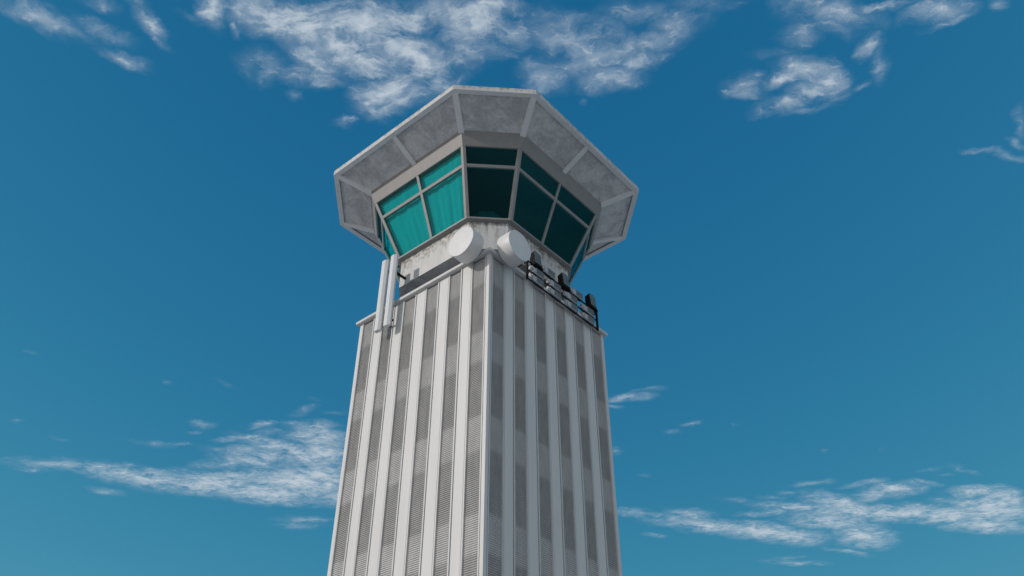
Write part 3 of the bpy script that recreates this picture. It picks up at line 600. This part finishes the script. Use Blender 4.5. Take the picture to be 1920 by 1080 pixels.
    (0, 1.1092, 9.0000, [(0.8456, 2.3479, 0.2218, 0.0553, 0.192, 0.75), (0.8739, 2.5762, 0.2143, 0.0985, 0.352, 0.90), (0.9632, 2.8148, 0.1772, 0.0469, 0.124, 0.55), (0.9649, 2.3286, 0.2133, 0.0776, 0.550, 0.95),
        (0.9734, 2.4601, 0.2363, 0.1010, 0.279, 0.85), (0.9778, 2.1796, 0.0902, 0.0349, -0.456, 0.65), (1.0148, 2.3870, 0.2610, 0.0836, 0.221, 0.90), (1.0391, 2.2724, 0.1361, 0.0598, -0.363, 0.70),
        (1.0769, 2.2288, 0.1249, 0.0842, -0.000, 0.90), (1.1013, 2.7105, 0.1664, 0.0366, 0.439, 0.55), (1.1092, 2.5762, 0.2033, 0.1078, 0.757, 0.95), (1.1239, 2.0987, 0.0604, 0.0271, -0.446, 0.35),
        (1.1569, 2.1830, 0.0817, 0.0250, 0.487, 0.55), (1.1575, 2.3870, 0.2442, 0.0968, 0.070, 1.00), (1.1852, 2.1252, 0.0397, 0.0186, 0.122, 0.35), (1.2248, 2.0987, 0.1060, 0.0225, 0.497, 0.40),
        (1.3084, 2.4070, 0.2280, 0.0996, 0.212, 1.00), (1.3135, 2.2360, 0.1100, 0.0642, -0.034, 0.95), (1.4182, 2.3673, 0.2762, 0.1333, 0.454, 1.00), (1.4298, 2.2909, 0.1693, 0.0661, 0.456, 0.95),
        (1.4570, 2.4894, 0.2483, 0.0831, 0.158, 0.95)]),
]
ROW_NEAR, ROW_FAR = 0.9860, 1.4818
#CLOUD_END

sp = N(nt, 'ShaderNodeTexCoord'); sep = N(nt, 'ShaderNodeSeparateXYZ'); ln(nt, sp.outputs['Generated'], sep.inputs[0])
zc = math_n(nt, 'MAXIMUM', sep.outputs['Z'], .03)
px_, py_ = math_n(nt, 'DIVIDE', sep.outputs['X'], zc), math_n(nt, 'DIVIDE', sep.outputs['Y'], zc)
cx_ = N(nt, 'ShaderNodeCombineXYZ'); ln(nt, px_, cx_.inputs[0]); ln(nt, py_, cx_.inputs[1])
P0 = cx_.outputs[0]
# warp the layer a little so that the cloud banks get ragged outlines
def vmath(op, a, b):
    n = N(nt, 'ShaderNodeVectorMath'); n.operation = op
    for i, x in enumerate((a, b)):
        if isinstance(x, tuple): n.inputs[i].default_value = x
        elif x is not None: ln(nt, x, n.inputs[i])
    return n
wn = N(nt, 'ShaderNodeTexNoise'); wn.inputs['Scale'].default_value = 9; wn.inputs['Detail'].default_value = 5; wn.inputs['Roughness'].default_value = .6
ln(nt, P0, wn.inputs['Vector'])
wv = vmath('MULTIPLY', vmath('SUBTRACT', wn.outputs['Color'], (.5, .5, .5)).outputs[0], (.07, .085, 0)).outputs[0]
P1 = vmath('ADD', P0, wv).outputs[0]
def bank_mask(banks):
    mask = None
    for (bx, by, ra, rb, ang, st) in banks:
        mp = N(nt, 'ShaderNodeMapping'); mp.vector_type = 'TEXTURE'
        mp.inputs['Location'].default_value = (bx, by, 0); mp.inputs['Rotation'].default_value = (0, 0, ang)
        mp.inputs['Scale'].default_value = (ra, rb, 1)
        ln(nt, P1, mp.inputs['Vector'])
        gr = N(nt, 'ShaderNodeTexGradient'); gr.gradient_type = 'SPHERICAL'; ln(nt, mp.outputs[0], gr.inputs[0])
        m_ = math_n(nt, 'MULTIPLY', gr.outputs['Fac'], st * MASK_GAIN)
        mask = m_ if mask is None else math_n(nt, 'MAXIMUM', mask, m_)
    return mask
MASK_GAIN, FIB, D0, D1 = 1.33, 3.2, .20, 1.66
def fibre(scale, turn, sx, sy, detail, rough, dist):
    mp = N(nt, 'ShaderNodeMapping'); mp.inputs['Rotation'].default_value = (0, 0, turn); mp.inputs['Scale'].default_value = (sx, sy, 1)
    n = N(nt, 'ShaderNodeTexNoise'); n.inputs['Scale'].default_value = scale; n.inputs['Detail'].default_value = detail
    n.inputs['Roughness'].default_value = rough; n.inputs['Distortion'].default_value = dist
    ln(nt, P1, mp.inputs['Vector']); ln(nt, mp.outputs[0], n.inputs['Vector'])
    return n.outputs['Fac']
na = fibre(19, .4, 1, 1.4, 10, .62, .25)
nb = fibre(52, -.12, .8, 1.6, 8, .64, .2)
fib = math_n(nt, 'MULTIPLY', math_n(nt, 'SUBTRACT', math_n(nt, 'ADD', math_n(nt, 'MULTIPLY', na, .5), math_n(nt, 'MULTIPLY', nb, .5)), .5), FIB)
# added bright cloud, out of view behind the camera, as neutral fill
back = maprange(nt, sep.outputs['Y'], .05, -.45)
n2 = N(nt, 'ShaderNodeTexNoise'); n2.inputs['Scale'].default_value = 1.6; n2.inputs['Detail'].default_value = 7
ln(nt, P0, n2.inputs['Vector'])
fill_bank = math_n(nt, 'MULTIPLY', back, maprange(nt, n2.outputs['Fac'], .38, .60, 0, .85))
up = maprange(nt, sep.outputs['Z'], .02, .10)
# clear-sky colour: deeper blue than the model's, red falling off fastest
sky2 = N(nt, 'ShaderNodeTexSky'); sky2.sky_type = 'NISHITA'; sky2.sun_disc = False
sky2.sun_elevation = EL; sky2.sun_rotation = -AZ
sky2.altitude = 0; sky2.air_density = 1.0; sky2.dust_density = .6; sky2.ozone_density = 3.0
even = maprange(nt, sep.outputs['Y'], 0, .3, 0, .5)      # added sky with mirrored sun evens the brightness of both sides ahead
sc = N(nt, 'ShaderNodeSeparateColor'); ln(nt, mixc(nt, even, sky.outputs[0], sky2.outputs[0]), sc.inputs[0])
STR = .1
def chan(o, k, p):
    return math_n(nt, 'MULTIPLY', math_n(nt, 'POWER', math_n(nt, 'MULTIPLY', o, STR), p), k / STR)
cc = N(nt, 'ShaderNodeCombineColor')
ln(nt, math_n(nt, 'MINIMUM', chan(sc.outputs[0], 1.19, 1.6), math_n(nt, 'MULTIPLY', sc.outputs[0], .9)), cc.inputs[0]); ln(nt, chan(sc.outputs[1], .729, .76), cc.inputs[1]); ln(nt, chan(sc.outputs[2], .590, .459), cc.inputs[2])
clear = mixc(nt, math_n(nt, 'MULTIPLY', fill_bank, up), cc.outputs[0], (10.2, 9.0, 8.9))
w.cycles.sampling_method = 'MANUAL'; w.cycles.sample_map_resolution = 256
bg.inputs['Strength'].default_value = STR
ln(nt, clear, bg.inputs['Color'])
acc = bg.outputs[0]
in_front = math_n(nt, 'GREATER_THAN', sep.outputs['Y'], .05)
def inside(x, a, b):
    return math_n(nt, 'MULTIPLY', math_n(nt, 'GREATER_THAN', x, a), math_n(nt, 'LESS_THAN', x, b))
near = math_n(nt, 'MULTIPLY', in_front, math_n(nt, 'LESS_THAN', py_, ROW_NEAR))
far = math_n(nt, 'MULTIPLY', in_front, inside(py_, ROW_FAR, 4.5))
for (row, x0, x1, banks) in CLOUDS:          # only the sector a ray falls in is evaluated
    b_ = N(nt, 'ShaderNodeBackground'); b_.inputs['Strength'].default_value = STR
    mask = bank_mask(banks)
    dens = maprange(nt, math_n(nt, 'ADD', mask, fib), D0, D1, 0, .92)
    dens = math_n(nt, 'MULTIPLY', dens, maprange(nt, mask, .0, .38))
    veil = math_n(nt, 'MULTIPLY', maprange(nt, mask, .06, .95), maprange(nt, na, .30, .66, .05, .50))
    dens = math_n(nt, 'MAXIMUM', dens, veil)
    ln(nt, mixc(nt, dens, cc.outputs[0], (5.6, 6.3, 6.9)), b_.inputs['Color'])
    mx = N(nt, 'ShaderNodeMixShader')
    ln(nt, math_n(nt, 'MULTIPLY', near if row else far, inside(px_, x0, x1)), mx.inputs[0])
    ln(nt, acc, mx.inputs[1]); ln(nt, b_.outputs[0], mx.inputs[2])
    acc = mx.outputs[0]
ln(nt, acc, out.inputs['Surface'])
#SKY_END#

# ------------------------------------------------------------------ camera
cd = bpy.data.cameras.new('camera'); cam = bpy.data.objects.new('camera', cd); COL.objects.link(cam)
cd.sensor_width = 36; cd.lens = 1577.2 / 1920 * 36
cam.location = (0, 0, EYE); cam.rotation_euler = (math.radians(90 + 37.6418), 0, 0)
cd.clip_start = .1; cd.clip_end = 30000
S.camera = cam
S.view_settings.view_transform = 'Standard'; S.view_settings.look = 'None'
S.view_settings.exposure = 0; S.view_settings.gamma = 1; S.view_settings.use_curve_mapping = False
S.render.engine = 'CYCLES'; S.cycles.max_bounces = 8; S.cycles.transparent_max_bounces = 12
S.cycles.use_denoising = True
